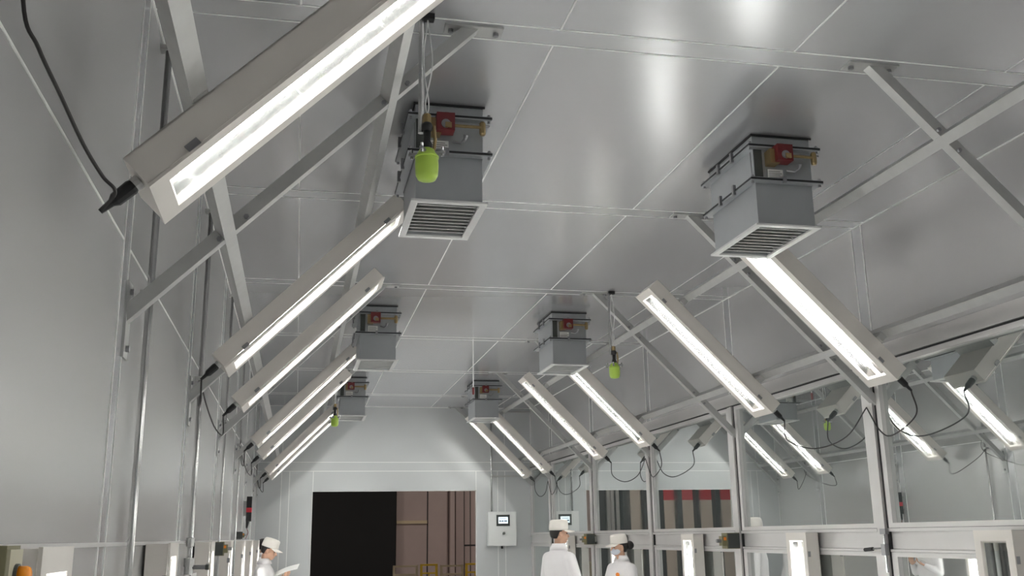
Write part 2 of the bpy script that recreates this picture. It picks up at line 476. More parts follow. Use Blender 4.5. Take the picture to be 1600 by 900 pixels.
# ------------------------------------------------------------------ corner braces and lamp rails
ORD = {2: 'nearest', 3: 'second', 4: 'third', 5: 'fourth', 6: 'fifth', 7: 'sixth'}
def brace(side, yc, label):
    # 45 degree tube from ceiling to wall; sx is +1 on the right
    sx = 1 if side > 0 else -1
    top = Vector((2.82 if side > 0 else 0.77, yc, H))
    L = ((XR - 2.82) if side > 0 else (0.77 - XL)) / S2
    s = Vector((sx * S2, 0, -S2)); n = Vector((-sx * S2, 0, -S2)); yv = Vector((0, 1, 0))
    t = tag(empty('corner_brace', top), label, 'brace', 'diagonal braces under the ceiling')
    hw = 0.029
    c = top + s * (L / 2) - n * hw
    # tube with mitred ends: top cut by the ceiling plane, bottom by the wall plane
    m = MB()
    vs = []
    for e in (0, 1):
        for (dn, dy) in ((0, -hw), (0, hw), (-2 * hw, hw), (-2 * hw, -hw)):
            p = top + n * dn + yv * dy
            if e == 0:
                k = (H - 0.008 - p.z) / s.z
            else:
                k = ((XR - 0.012 if side > 0 else XL + 0.012) - p.x) / s.x
            vs.append(p + s * k)
    m.add(vs, [(0, 1, 2, 3), (4, 7, 6, 5), (0, 4, 5, 1), (1, 5, 6, 2), (2, 6, 7, 3), (3, 7, 4, 0)])
    m.obj('tube', 'steel', t, top)
    px = top.x + sx * 0.03
    MB().box(px - 0.14, px + 0.14, yc - 0.05, yc + 0.05, H - 0.010, H - 0.001).obj('ceiling_plate', 'steel', t, top)
    wx = XR - (0.052 if side > 0 else 0) if side > 0 else XL
    wz = H - ((XR - 2.82) if side > 0 else (0.77 - XL)) + 0.03
    if side < 0:
        MB().box(XL + 0.002, XL + 0.012, yc - 0.05, yc + 0.05, wz - 0.17, wz + 0.15).obj('wall_plate', 'steel', t, top)
        for dz in (-0.13, 0.11): MB().tube([(XL + 0.012, yc, wz + dz), (XL + 0.026, yc, wz + dz)], 0.014, 6).obj('bolt', 'bolt', t, top)
    for dx in (-0.11, 0.11): MB().tube([(px + dx, yc, H - 0.010), (px + dx, yc, H - 0.026)], 0.014, 6).obj('bolt', 'bolt', t, top)
    for sl in ((0.58, 1.50) if side > 0 else (0.55, 1.52)):
        for d in (-0.075, 0.075):
            p = top + s * (sl + d) + yv * (-hw)
            MB().tube([p - n * 0.015, p - n * 0.015 + Vector((0, -0.014, 0))], 0.012, 6).obj('bolt', 'bolt', t, top)
for i, f in enumerate(FR):
    if i < 2: continue
    brace(-1, f, 'grey steel corner brace on the left, %s along the ceiling' % ORD[i])
    brace(1, f, 'grey steel corner brace on the right, %s along the ceiling' % ORD[i])
brace(-1, YB - 0.06, 'grey steel corner brace on the left against the end wall')
brace(1, YB - 0.06, 'grey steel corner brace on the right against the end wall')
def rail(side, sl, label):
    sx = 1 if side > 0 else -1
    top = Vector((2.82 if side > 0 else 0.77, 0, H))
    s = Vector((sx * S2, 0, -S2)); n = Vector((-sx * S2, 0, -S2))
    c = top + s * sl - n * 0.028
    c.y = (YF + YB) / 2
    o = (c.x, YF, c.z)
    t = tag(empty('lamp_rail', o), label, 'rail', 'long lamp rails')
    MB().obox(c, s, n, (0, 1, 0), 0.030, 0.030, (YB - YF) / 2 - 0.002).obj('tube', 'steel', t, o)
    MB().obox((c.x, YB - 0.006, c.z), s, n, (0, 1, 0), 0.07, 0.05, 0.005).obj('end_plate', 'steel', t, o)
rail(-1, 0.58, 'upper long grey lamp rail running along the left side')
rail(-1, 1.55, 'lower long grey lamp rail running along the left side')
rail(1, 0.565, 'upper long grey lamp rail running along the right side')
rail(1, 1.50, 'lower long grey lamp rail running along the right side')

# ------------------------------------------------------------------ fluorescent lamps
LL, LW, LD = 0.75, 0.17, 0.115       # half length, half width, depth; local x length, y width, front at z=0 facing +z
def lamp_parts(t, lit=True):
    # housing: open trough
    th = 0.006
    m = MB()
    m.box(-LL, LL, -LW, LW, -LD, -LD + th)
    m.box(-LL, LL, -LW, -LW + th, -LD, -0.012); m.box(-LL, LL, LW - th, LW, -LD, -0.012)
    m.box(-LL, -LL + th, -LW + th, LW - th, -LD + th, -0.012); m.box(LL - th, LL, -LW + th, LW - th, -LD + th, -0.012)
    m.obj('housing', 'lampbody', t)
    # hinged front frame with a chamfered inner edge
    fx, fy = 0.06, 0.055
    m = MB()
    e = 0.004
    out = [(-LL - e, -LW - e), (LL + e, -LW - e), (LL + e, LW + e), (-LL - e, LW + e)]
    inn = [(-LL + fx, -LW + fy), (LL - fx, -LW + fy), (LL - fx, LW - fy), (-LL + fx, LW - fy)]
    in2 = [(-LL + fx + .012, -LW + fy + .012), (LL - fx - .012, -LW + fy + .012), (LL - fx - .012, LW - fy - .012), (-LL + fx + .012, LW - fy - .012)]
    r0 = [(x, y, -0.010) for x, y in out]; r1 = [(x, y, 0.0) for x, y in out]
    r2 = [(x, y, 0.0) for x, y in inn]; r3 = [(x, y, -0.016) for x, y in in2]
    vs = r0 + r1 + r2 + r3
    fs = []
    for k in range(3):
        for i in range(4):
            j = (i + 1) % 4
            fs.append((k * 4 + i, k * 4 + j, k * 4 + 4 + j, k * 4 + 4 + i))
    for i in range(4):
        j = (i + 1) % 4
        fs.append((12 + i, 12 + j, j, i))
    m.add(vs, fs)
    m.obj('front_frame', 'lampbody', t)
    # reflector trough
    m = MB()
    a = LL - 0.012; w = LW - 0.03
    prof = [(-w, -0.02), (-w * 0.75, -0.09), (-0.012, -0.104), (0.0, -0.078), (0.012, -0.104), (w * 0.75, -0.09), (w, -0.02)]
    vs = [(x, y, z) for x in (-a, a) for y, z in prof]
    fs = [(i, i + 1, i + 8, i + 7) for i in range(6)] + [(0, 1, 2, 3, 4, 5, 6), (13, 12, 11, 10, 9, 8, 7)]
    m.add(vs, fs)
    m.obj('reflector', 'lampin', t)
    for yy in (-0.058, 0.058):
        MB().tube([(-LL + 0.12, yy, -0.062), (LL - 0.12, yy, -0.062)], 0.014, 10).obj('tube', 'tube' if lit else 'white', t, smooth=True)
        for sx in (-1, 1):
            MB().tube([(sx * (LL - 0.12), yy, -0.062), (sx * (LL - 0.095), yy, -0.062), (sx * (LL - 0.03), yy, -0.062)], [0.0135, 0.016, 0.016], 10).obj('tube_holder', 'lampbody', t)
    for x in (-0.30, 0.30):
        MB().box(x - 0.008, x + 0.008, -0.085, 0.085, -0.084, -0.074).obj('tube_clip', 'white', t)
    MB().box(-LL + fx, LL - fx, -LW + fy, LW - fy, -0.012, -0.008).obj('cover_glass', 'cover', t)
    # toggle latches on both long sides
    for sy in (-1, 1):
        for x in (-0.58, 0.58):
            MB().box(x - 0.022, x + 0.022, sy * (LW + 0.004) - 0.004, sy * (LW + 0.004) + 0.004, -0.03, -0.008).obj('latch', 'bolt', t)
    return t
def lamp_rot(side):
    sx = 1 if side > 0 else -1
    s = Vector((sx * S2, 0, -S2)); n = Vector((-sx * S2, 0, -S2)); yv = n.cross(s)
    return Matrix((s, yv, n)).transposed()
protoL = empty('tube_lamp', (0, 0, 0), lamp_rot(-1)); lamp_parts(protoL)
base_parts = list(protoL.children)
def new_lamp(name):
    if 'label' not in protoL: return protoL
    t = empty(name)
    for ch in base_parts:
        c = ch.copy(); COL.objects.link(c); c.parent = t
    return t
def corner_lamp(side, yc, label, cable):
    sx = 1 if side > 0 else -1
    top = Vector((2.82 if side > 0 else 0.77, 0, H))
    s = Vector((sx * S2, 0, -S2)); n = Vector((-sx * S2, 0, -S2))
    nf = 0.17 if side > 0 else 0.12
    loc = top + s * (1.02 if side > 0 else 1.085) + n * nf
    loc.y = yc
    R = lamp_rot(side)
    t = new_lamp('tube_lamp')
    t.matrix_world = Matrix.Translation(loc) @ R.to_4x4()
    tag(t, label, 'lamp', 'slanted twin-tube lamps')
    # brackets to the rails, plug and cable (built in world space, moved into the lamp's frame)
    inv = t.matrix_world.inverted()
    for sl in ((0.565, 1.50) if side > 0 else (0.58, 1.55)):
        hb = (nf - LD - 0.002) / 2
        p = top + s * sl + n * (0.002 + hb); p.y = yc
        MB().obox(p, s, n, (0, 1, 0), 0.025, hb, 0.19).xf(inv).obj('bracket', 'steel', t)
    near = Vector((0, -1, 0))
    end = loc + s * (LL + 0.004) - n * 0.055 + near * (LW - 0.06)
    MB().tube([end, end + s * 0.02], 0.022, 10).xf(inv).obj('gland', 'steel', t)
    MB().tube([end + s * 0.02, end + s * 0.03, end + s * 0.085, end + s * 0.10, end + s * 0.14], [0.02, 0.023, 0.021, 0.012, 0.008], 10).xf(inv).obj('plug', 'black', t)
    pts = [end + s * 0.135] + [Vector(q) for q in cable]
    MB().tube(bez(pts, 8), 0.0055, 6).xf(inv).obj('cable', 'cable', t)
    return t
# left side
LYC = [1.1, 2.95, 6.06, 7.86, 11.04, 12.78, 15.95, 17.3]
LLAB = ['slanted lamp on the left behind the viewer', 'largest slanted lamp, nearest on the left, running out of the top edge',
        'second slanted lamp on the left, its top hidden by the near air duct', 'third slanted lamp on the left, just behind the second',
        'fourth slanted lamp from the front on the left wall side', 'fifth slanted lamp from the front on the left wall side',
        'sixth slanted lamp on the left, beside the small far green pendant', 'last slanted lamp on the left, closest to the end wall']
for i, (yc, lb) in enumerate(zip(LYC, LLAB)):
    if i == 1:
        cb = [(-0.53, 2.748, 2.585), (-0.56, 2.713, 2.617), (-0.60, 2.637, 2.677), (-0.64, 2.524, 2.762), (-0.67, 2.394, 2.828), (-0.70, 2.334, 2.922), (-0.70, 2.2, 3.3), (-0.70, 2.1, 3.9)]
    else:
        fr = min([f for f in FR] + [18.0], key=lambda f: abs(f + 0.3 - yc))
        yy = fr + 0.34
        cb = [(-0.575, yc - 0.14, 2.41), (-0.63, (yc * 0.6 + yy * 0.4) - 0.05, 2.47), (-0.68, yy - 0.01, 2.68), (-0.683, yy, 2.9)]
    corner_lamp(-1, yc, lb, cb)
RYC = [1.1, 2.95, 6.07, 7.91, 10.98, 12.82, 15.83, 17.28]
RLAB = ['slanted lamp on the right behind the viewer', 'slanted lamp on the right beside the viewer',
        'largest slanted lamp on the right, its top hidden by the near right duct', 'slanted lamp on the right hanging alone, second from the front',
        'slanted lamp on the right running out from under the middle right duct', 'fourth slanted lamp on the right, left of the middle duct lamp',
        'fifth slanted lamp on the right, under the far right duct', 'last slanted lamp on the right, closest to the end wall']
for yc, lb in zip(RYC, RLAB):
    fr = min(FR, key=lambda f: abs(f - yc)) + 0.05
    cb = [(4.10, yc - 0.12, 2.40), (4.16, yc * 0.6 + fr * 0.4, 2.30), (4.21, yc * 0.25 + fr * 0.75, 2.36), (4.225, fr, 2.55)]
    corner_lamp(1, yc, lb, cb)
# upright lamps low on both walls
def upright_lamp(side, yc, label, lit=True):
    n = Vector((-1 if side > 0 else 1, 0, 0)); s = Vector((0, 0, -1)); yv = n.cross(s)
    R = Matrix((s, yv, n)).transposed()
    fx = (XR - 0.045 - LD) if side > 0 else (XL + 0.013 + LD)
    t = new_lamp('wall_lamp') if lit else empty('wall_lamp')
    if not lit: lamp_parts(t, False)
    t.matrix_world = Matrix.Translation((fx, yc, 1.63 - LL - 0.004)) @ R.to_4x4()
    tag(t, label, 'lamp', 'upright wall lamps')
RU = [(0.44, 'upright wall lamp on the right behind the viewer'), (2.94, 'upright wall lamp on the right beside the viewer'),
      (5.38, 'unlit upright wall lamp at the lower right edge'), (7.85, 'large lit upright lamp between two right window posts, left of the lever handle'),
      (10.28, 'lit upright lamp on the right wall, just right of the woman'), (12.85, 'lit upright lamp behind the face of the masked woman'),
      (15.35, 'lit upright lamp behind the man in front of the right wall')]
for yc, lb in RU: upright_lamp(1, yc, lb, abs(yc - 5.38) > 0.1)
LU = [(17.1, 'farthest upright lamp on the left wall, by the end wall'), (0.44, 'upright wall lamp on the left behind the viewer'), (2.80, 'upright lamp beside the amber signal box at the lower left'),
      (5.33, 'upright lamp on the left wall between the two near conduits'), (7.75, 'third upright lamp on the left wall, right of the clamped conduit'),
      (10.0, 'fourth upright lamp on the left wall, beyond the olive switch box'), (12.42, 'fifth upright lamp on the left wall'),
      (14.6, 'upright lamp on the left wall just behind to the reading man')]
for yc, lb in LU: upright_lamp(-1, yc, lb)

# ------------------------------------------------------------------ ceiling air ducts
def duct_proto():
    t = empty('air_duct', (0, 0, H))     # local origin: front-left corner at the ceiling; +x right, +y away, z down negative
    W, D = 0.38, 0.64
    z1, z2, z3 = -0.085, -0.30, -0.575
    def shell(name, x0, x1, y0, y1, za, zb, th=0.004):
        m = MB()
        m.box(x0, x1, y0, y0 + th, za, zb); m.box(x0, x1, y1 - th, y1, za, zb)
        m.box(x0, x0 + th, y0 + th, y1 - th, za, zb); m.box(x1 - th, x1, y0 + th, y1 - th, za, zb)
        return m.obj(name, 'duct', t)
    shell('collar', 0, W, 0, D, z1, -0.001)
    MB().box(-0.012, W + 0.012, -0.012, -0.002, -0.012, -0.001).box(-0.012, -0.002, -0.002, D, -0.012, -0.001).obj('ceiling_seal', 'black', t)
    shell('damper_body', 0.0, W, 0.0, D, z2, z1)
    shell('outlet_box', 0.004, W - 0.004, 0.004, D - 0.004, z3, z2)
    def flange(z):
        m = MB(); e = 0.045
        for (x0, x1, y0, y1) in ((-e, W + e, -e, 0.0), (-e, W + e, D, D + e), (-e, 0.0, 0.0, D), (W, W + e, 0.0, D)):
            m.box(x0, x1, y0, y1, z - 0.013, z - 0.006)
            m.box(x0, x1, y0, y1, z + 0.006, z + 0.010)
        f = m.obj('flange', 'duct', t)
        e = 0.047
        g = MB()
        for (x0, x1, y0, y1) in ((-e, W + e, -e, 0.0), (-e, W + e, D, D + e), (-e, 0.0, 0.0, D), (W, W + e, 0.0, D)):
            g.box(x0, x1, y0, y1, z - 0.006, z + 0.006)
        g.obj('gasket', 'black', f)
        for yy in (D * 0.30, D * 0.62):
            MB().box(-e - 0.012, -e + 0.006, yy - 0.012, yy + 0.012, z - 0.03, z + 0.035).obj('clamp', 'bolt', f)
        for x, yy in ((-0.03, -0.03), (W + 0.03, -0.03), (-0.03, D + 0.03)):
            MB().tube([(x, yy, z - 0.028), (x, yy, z + 0.025)], 0.008, 6).obj('bolt', 'bolt', f)
        MB().box(W * 0.42, W * 0.48, -e - 0.006, -e + 0.008, z - 0.02, z + 0.02).obj('clamp', 'bolt', f)
    flange(z1); flange(z2)
    # dark slot edge, actuator bracket, red actuator, rod, plate, lever
    MB().box(0.004, 0.055, -0.006, -0.001, z2 + 0.014, z1 - 0.014).obj('edge_profile', 'darkgrey', t)
    a = MB().box(0.075, 0.135, -0.075, -0.001, z2 + 0.095, z1 - 0.03).obj('bracket', 'brass', t)
    r = MB().box(0.105, 0.205, -0.115, -0.035, z2 + 0.10, z1 - 0.012).obj('actuator', 'red', t)
    MB().tube([(0.155, -0.121, -0.165), (0.155, -0.115, -0.165)], 0.026, 14).obj('dial', 'bolt', r)
    MB().box(0.15, 0.185, -0.130, -0.121, -0.190, -0.160).obj('pointer', 'brass', r)
    MB().tube([(0.205, -0.07, -0.155), (0.36, -0.07, -0.155)], 0.008, 8).obj('rod', 'brass', t)
    MB().tube([(0.205, -0.05, -0.140), (0.36, -0.05, -0.140)], 0.005, 8).obj('rod', 'brass', t)
    MB().lathe([(0.012, -0.04), (0.018, -0.03), (0.018, 0.03), (0.012, 0.04)], (0.368, -0.062, -0.158), 12).obj('rod_end', 'brass', t)
    MB().box(0.36, 0.41, -0.052, -0.04, -0.14, -0.128).obj('stay', 'bolt', t)
    p = MB().box(0.085, 0.185, -0.008, -0.001, z2 + 0.018, z2 + 0.078).obj('rating_plate', 'label', t)
    for k in range(4):
        MB().box(0.092, 0.178 - 0.012 * (k % 2), -0.0092, -0.008, z2 + 0.027 + k * 0.012, z2 + 0.030 + k * 0.012).obj('print_line', 'ink', p)
    MB().tube([(0.21, -0.012, z2 + 0.075), (0.25, -0.035, z2 + 0.06), (0.27, -0.05, z2 + 0.075), (0.275, -0.055, z2 + 0.10)], [0.007, 0.007, 0.009, 0.014], 8).obj('lever', 'bolt', t)
    MB().box(-0.003, 0.001, 0.03, 0.034, z2 + 0.02, z1 - 0.02).obj('rib', 'bolt', t)
    # outlet grille
    m = MB(); e = 0.022; zz = z3 - 0.006
    for (x0, x1, y0, y1) in ((-e, W + e, -e, 0.018), (-e, W + e, D - 0.018, D + e), (-e, 0.018, 0.018, D - 0.018), (W - 0.018, W + e, 0.018, D - 0.018)):
        m.box(x0, x1, y0, y1, zz - 0.006, zz + 0.006)
    m.obj('grille_frame', 'louvre', t)
    sl = MB().obox((0, 0, 0), (1, 0, 0), (0, 0.80, 0.60), (0, -0.60, 0.80), W / 2 - 0.019, 0.028, 0.002).mesh('slat', 'louvre')
    for k in range(10):
        link('slat', sl, t, (W / 2, 0.05 + k * (D - 0.10) / 9, z3 + 0.02))
    cl = MB().box(-0.0015, 0.0015, 0.02, D - 0.02, -0.015, 0.015).mesh('cross_slat', 'louvre')
    for k in range(9):
        link('cross_slat', cl, t, (0.04 + k * (W - 0.08) / 8, 0, z3 + 0.06))
    MB().box(0.01, W - 0.01, 0.01, D - 0.01, -0.02, -0.012).obj('shade_plate', 'hallblack', t)  # near-black plate: shade up inside the duct, given by colour
    return t
duct0 = duct_proto()
DL = [(2.632, 5.14, 'near right ceiling duct with red actuator and slatted outlet'), (2.632, 10.08, 'middle right ceiling duct above two slanted lamps'),
      (2.632, 14.95, 'far right ceiling duct, smallest on the right'),
      (0.562, 5.05, 'near left ceiling duct behind the green pendant'), (0.562, 10.05, 'middle left ceiling duct beside the long lamps'),
      (0.562, 14.85, 'far left ceiling duct above the small green pendant')]
for i, (x, yy, lb) in enumerate(DL):
    t = duct0 if i == 0 else copy_tree(duct0)
    t.location = (x, yy, H)
    tag(t, lb, 'duct', 'square ceiling ducts')

# ------------------------------------------------------------------ green pendants
def pendant(x, yy, zc, label):
    o = Vector((x, yy, H))
    t = tag(empty('hanging_pendant', o), label, 'pendant', 'lime green pendants')
    z = zc - H
    MB().box(-0.03, 0.03, -0.02, 0.02, -0.03, -0.001).obj('ceiling_hook', 'black', t)
    for dx in (-0.012, 0.014):
        MB().tube(bez([(0, 0, -0.03), (dx * 1.6, 0, -0.25), (-dx * 0.6, 0, z * 0.6), (dx * 0.8, 0.0, z + 0.23)], 8), 0.0035, 6).obj('cord', 'cord', t)
    MB().tube([(-0.026, 0.012, -0.02), (-0.026, 0.012, z + 0.16)], 0.014, 10).obj('drop_pipe', 'pipe', t)
    MB().lathe([(0.012, 0.25), (0.018, 0.245), (0.018, 0.205), (0.012, 0.20)], (0, 0, z), 12).obj('brass_nut', 'brass', t)
    MB().ell((0, 0, z + 0.185), (0.027, 0.027, 0.028), 14, 8).obj('swivel', 'black', t, smooth=True)
    MB().lathe([(0.018, 0.165), (0.016, 0.12), (0.024, 0.105), (0.022, 0.08), (0.014, 0.07)], (0, 0, z), 12).obj('neck', 'black', t, smooth=True)
    MB().tube([(0.03, -0.006, z + 0.19), (0.036, -0.01, z + 0.12), (0.03, -0.01, z + 0.07)], 0.008, 8).obj('side_valve', 'brass', t)
    MB().lathe([(0.018, 0.085), (0.034, 0.075), (0.050, 0.045), (0.053, 0.0), (0.050, -0.045), (0.040, -0.066), (0.015, -0.072)], (0, 0, z), 24).obj('cup', 'green', t, smooth=True)
    MB().lathe([(0.050, 0.044), (0.0545, 0.042), (0.0545, 0.036), (0.050, 0.034)], (0, 0, z), 24).obj('cup_rim', 'green', t)
    for k in range(4):
        a = math.pi / 4 + k * math.pi / 2 + 0.35
        d = Vector((math.cos(a), math.sin(a), 0)); b = Vector((0, 0, z + 0.058))
        lug = MB().tube([b + d * 0.035, b + d * 0.062, b + d * 0.085], [0.011, 0.010, 0.008], 8).obj('lug', 'bolt', t)
        MB().tube([b + d * 0.072 + Vector((0, 0, -0.02)), b + d * 0.072 + Vector((0, 0, 0.024))], 0.007, 6).obj('thumb_screw', 'pipe', lug)
pendant(0.508, 4.09, 3.249, 'large lime green cup pendant in front of the near left duct')
pendant(2.995, 9.09, 3.191, 'mid-sized lime green cup pendant beside the middle right duct')
pendant(0.469, 14.1, 3.243, 'tiny far lime green cup pendant on the left')
# thin drop rod with red tip in front of the far right duct
t = tag(empty('drop_rod', (2.04, 11.69, H)), 'thin pale ceiling drop rod with a red tip near the far duct', 'rod')
MB().tube([(0, 0, -0.001), (0, 0, -0.64)], 0.007, 8).obj('rod', 'cord', t)
MB().lathe([(0.010, -0.60), (0.016, -0.605), (0.016, -0.68), (0.008, -0.69)], (0, 0, 0), 10).obj('tip', 'red', t)

# ------------------------------------------------------------------ conduits and small boxes
def conduit(x, yy, z0, z1, r, label, fit=None):
    o = Vector((x, yy, z0))
    t = tag(empty('wall_conduit', o), label, 'pipe', 'vertical wall conduits')
    MB().tube([(x, yy, z0), (x, yy, z1)], r, 14).obj('pipe', 'pipe', t, o, True)
    sgn = 1 if x < 2 else -1
    wx = XL if x < 2 else XR
    for z in (0.4, 1.25, 2.72, z1 - 0.04):
        if z0 < z < z1:
            MB().box(min(wx, x + sgn * r), max(wx, x + sgn * r), yy - r - 0.012, yy + r + 0.012, z - 0.012, z + 0.012).obj('saddle', 'steel', t, o)
    if fit:
        for z, rr in fit:
            MB().lathe([(r, -0.03), (rr, -0.028), (rr, 0.028), (r, 0.03)], (x, yy, z), 14).obj('coupling', 'steel', t, o)
    return t, o
conduit(XL + 0.04, 4.52, 0, 3.97, 0.016, 'tall grey conduit on the near left wall')
t, o = conduit(XL + 0.04, 6.98, 0, 3.97, 0.017, 'grey conduit with clamped valve fittings on the left wall', [(1.63, 0.026), (1.50, 0.034), (1.45, 0.028), (1.38, 0.030)])
MB().tube([(XL + 0.06, 6.98, 1.47), (XL + 0.16, 6.94, 1.47)], 0.014, 8).obj('valve_stem', 'bolt', t, o)
MB().box(XL + 0.15, XL + 0.17, 6.90, 6.98, 1.455, 1.485).obj('valve_handle', 'darkgrey', t, o)
MB().box(XL + 0.02, XL + 0.05, 6.62, 7.45, 1.395, 1.425).obj('cross_bar', 'alu', t, o)
conduit(XL + 0.035, 9.55, 0, 3.97, 0.012, 'thin conduit on the left wall beside the olive switch box')
conduit(XL + 0.035, 12.0, 0, 3.97, 0.012, 'thin conduit on the far left wall before the reading man')
t, o = conduit(3.519, YB - 0.02, 2.08, 3.97, 0.016, 'thin conduit dropping down the end wall to the control panel')

def switch_box(x, yy, z, side, label, mk='olive', k=1.0):
    o = Vector((x, yy, z))
    t = tag(empty('switch_box', o), label, 'switch box', 'small switch boxes')
    d = 0.065
    t.scale = (k, k, k)
    m = MB().box(-d, d, -d, d, -0.075, 0.075)
    m.obj('body', mk, t)
    MB().box(-d + 0.006, d - 0.006, -d - 0.014, -d, -0.069, 0.069).obj('lid', 'darkgrey', t)
    n = -1 if side > 0 else 1
    MB().box(n * d if n > 0 else n * (d + 0.04), n * (d + 0.04) if n > 0 else n * d, -0.04, 0.04, -0.045, 0.045).obj('button_block', 'olive', t)
    MB().tube([(n * (d + 0.04), 0, 0.0), (n * (d + 0.085), 0, 0.0)], 0.018, 10).obj('knob', 'bolt', t)
    MB().box(n * (d + 0.005) - 0.02, n * (d + 0.005) + 0.02, -0.045, -0.04, 0.005, 0.035).obj('indicator', 'orange', t)
    MB().box(-n * d - (0.05 if n > 0 else 0), -n * d + (0.05 if n < 0 else 0), -0.03, 0.03, -0.04, 0.04).obj('mounting_foot', 'steel', t)
switch_box(4.175, 9.26, 1.56, 1, 'olive and black switch box on the right window post')
switch_box(4.175, 14.15, 1.575, 1, 'far dark switch box on the right wall between the two workers')
switch_box(XL + 0.089, 8.75, 1.57, -1, 'olive switch box with knob on the left wall', 'olive', 0.75)
switch_box(XL + 0.069, 12.3, 1.69, -1, 'small dark switch box on the left wall above the lamps', 'darkgrey', 0.55)

# amber signal box at the lower left
o = Vector((-0.655, 2.33, 0.9))
t = tag(empty('signal_box', o), 'olive cabinet with an amber signal lamp at the lower left corner', 'signal box')
MB().box(-0.068, 0.068, -0.055, 0.05, 0.0, 0.735).obj('body', 'olive', t)
MB().box(0.068, 0.075, -0.052, 0.047, 0.008, 0.727).obj('door', 'cream', t)
l_ = MB().tube([(0.075, 0.0, 0.675), (0.082, 0.0, 0.675)], 0.023, 18).obj('lamp_base', 'darkgrey', t)
MB().tube([(0.082, 0.0, 0.675), (0.098, 0.0, 0.675), (0.104, 0.0, 0.675), (0.107, 0.0, 0.675)], [0.018, 0.018, 0.015, 0.008], 18).obj('lens', 'amber', l_, smooth=True)

# warning light hanging on the far left wall
o = Vector((-0.645, 14.1, 1.85))
t = tag(empty('warning_light', o), 'black warning light with a red band on the far left wall', 'warning light')
MB().box(-0.035, 0.035, -0.04, 0.04, 0.21, 0.36).obj('upper_case', 'black', t)
MB().box(-0.036, 0.036, -0.041, 0.041, 0.15, 0.21).obj('red_band', 'hallred', t)
MB().box(-0.035, 0.035, -0.04, 0.04, 0.03, 0.15).obj('lower_case', 'black', t)
MB().tube([(-0.01, 0, 0.03), (-0.02, 0, -0.06)], [0.025, 0.012], 8).obj('boot', 'black', t)
MB().tube(bez([(-0.02, 0, -0.06), (-0.0, 0, -0.12), (-0.03, 0, -0.2)], 6), 0.005, 6).obj('cable', 'red', t)
MB().box(-0.078, -0.035, -0.02, 0.02, 0.1, 0.3).obj('wall_bracket', 'steel', t)

# control panel on the end wall
o = Vector((3.695, YB - 0.001, 1.46))
t = tag(empty('control_panel', o), 'white control panel with touch screen on the end wall', 'control panel')
MB().box(-0.262, 0.262, -0.14, 0, 0, 0.61).obj('case', 'white', t)
d_ = MB().box(-0.25, 0.25, -0.152, -0.14, 0.012, 0.598).obj('door', 'white', t)
MB().box(-0.115, 0.135, -0.160, -0.152, 0.355, 0.555).obj('bezel', 'darkgrey', d_)
sc = MB().box(-0.078, 0.098, -0.164, -0.160, 0.400, 0.515).obj('screen', 'screen', d_)
sc['label'] = 'lit touch screen'
MB().tube([(0.02, -0.152, 0.225), (0.02, -0.18, 0.225)], 0.024, 12).obj('knob', 'darkgrey', d_)
MB().tube([(0.0, -0.08, 0.0), (0.0, -0.08, -0.05)], 0.022, 10).obj('cable_gland', 'black', t)
for k, (a, b) in enumerate(((-0.065, -0.03), (-0.022, 0.018), (0.026, 0.085))):
    MB().box(a, b, -0.1655, -0.164, 0.43, 0.455).obj('readout', 'screen_ink', t)
MB().box(-0.06, 0.07, -0.1655, -0.164, 0.48, 0.488).obj('readout', 'screen_ink', t)

# lever handle on the near right window post
o = Vector((XR - 0.055, 6.70, 1.56))
t = tag(empty('lever_handle', o), 'metal espagnolette lever with black grip on the window post', 'handle')
MB().tube([(0, 0, -0.22), (0, 0, 0.09)], 0.010, 8).obj('bolt_rod', 'pipe', t)
MB().box(-0.02, 0.012, -0.025, 0.025, -0.10, -0.02).obj('lock_block', 'bolt', t)
MB().tube([(-0.01, 0.02, -0.05), (-0.04, 0.10, -0.055)], 0.007, 8).obj('lever_arm', 'pipe', t)
MB().tube([(-0.04, 0.10, -0.055), (-0.045, 0.20, -0.062)], 0.014, 10).obj('grip', 'black', t)
MB().box(-0.02, 0.012, -0.05, 0.02, 0.05, 0.09).obj('keeper', 'bolt', t)

# ------------------------------------------------------------------ people
def remesh(o, vox, it=6):
    m = o.modifiers.new('remesh', 'REMESH'); m.mode = 'VOXEL'; m.voxel_size = vox; m.use_smooth_shade = True
    s = o.modifiers.new('smooth', 'SMOOTH'); s.iterations = it; s.factor = 0.5
def oval(z, rx, ry, cx=0.0, cy=0.0, n=24):
    return [Vector((cx + rx * math.cos(2 * math.pi * k / n), cy + ry * math.sin(2 * math.pi * k / n), z)) for k in range(n)]
def hand(m, wrist, d, palm_n, side):
    # palm, four curled fingers and a thumb from the wrist along d; palm_n is where the palm faces
    d = Vector(d).normalized(); pn = Vector(palm_n); pn = (pn - d * pn.dot(d)).normalized()
    lat = d.cross(pn) * side
    w = Vector(wrist)
    c = w + d * 0.05
    rot = Matrix((lat, pn, d)).transposed()
    m.ell(c, (0.040, 0.017, 0.055), 14, 8, rot)
    for k, (off, ln) in enumerate(((0.030, 0.070), (0.010, 0.080), (-0.011, 0.074), (-0.030, 0.058))):
        b = c + lat * off + d * 0.035
        p1 = b + d * (ln * 0.45) + pn * 0.006
        p2 = p1 + d * (ln * 0.30) + pn * (ln * 0.25)
        p3 = p2 + d * (ln * 0.10) + pn * (ln * 0.28)
        m.tube([b, p1, p2, p3], [0.0098, 0.0092, 0.0086, 0.0074], 8)
        m.ell(p3, (0.0074,) * 3, 8, 6)
    b = c + lat * 0.030 - d * 0.02
    p1 = b + lat * 0.022 + d * 0.025 + pn * 0.01
    p2 = p1 + lat * 0.006 + d * 0.03 + pn * 0.012
    m.tube([b, p1, p2], [0.0125, 0.011, 0.0085], 8); m.ell(p2, (0.0085,) * 3, 8, 6)
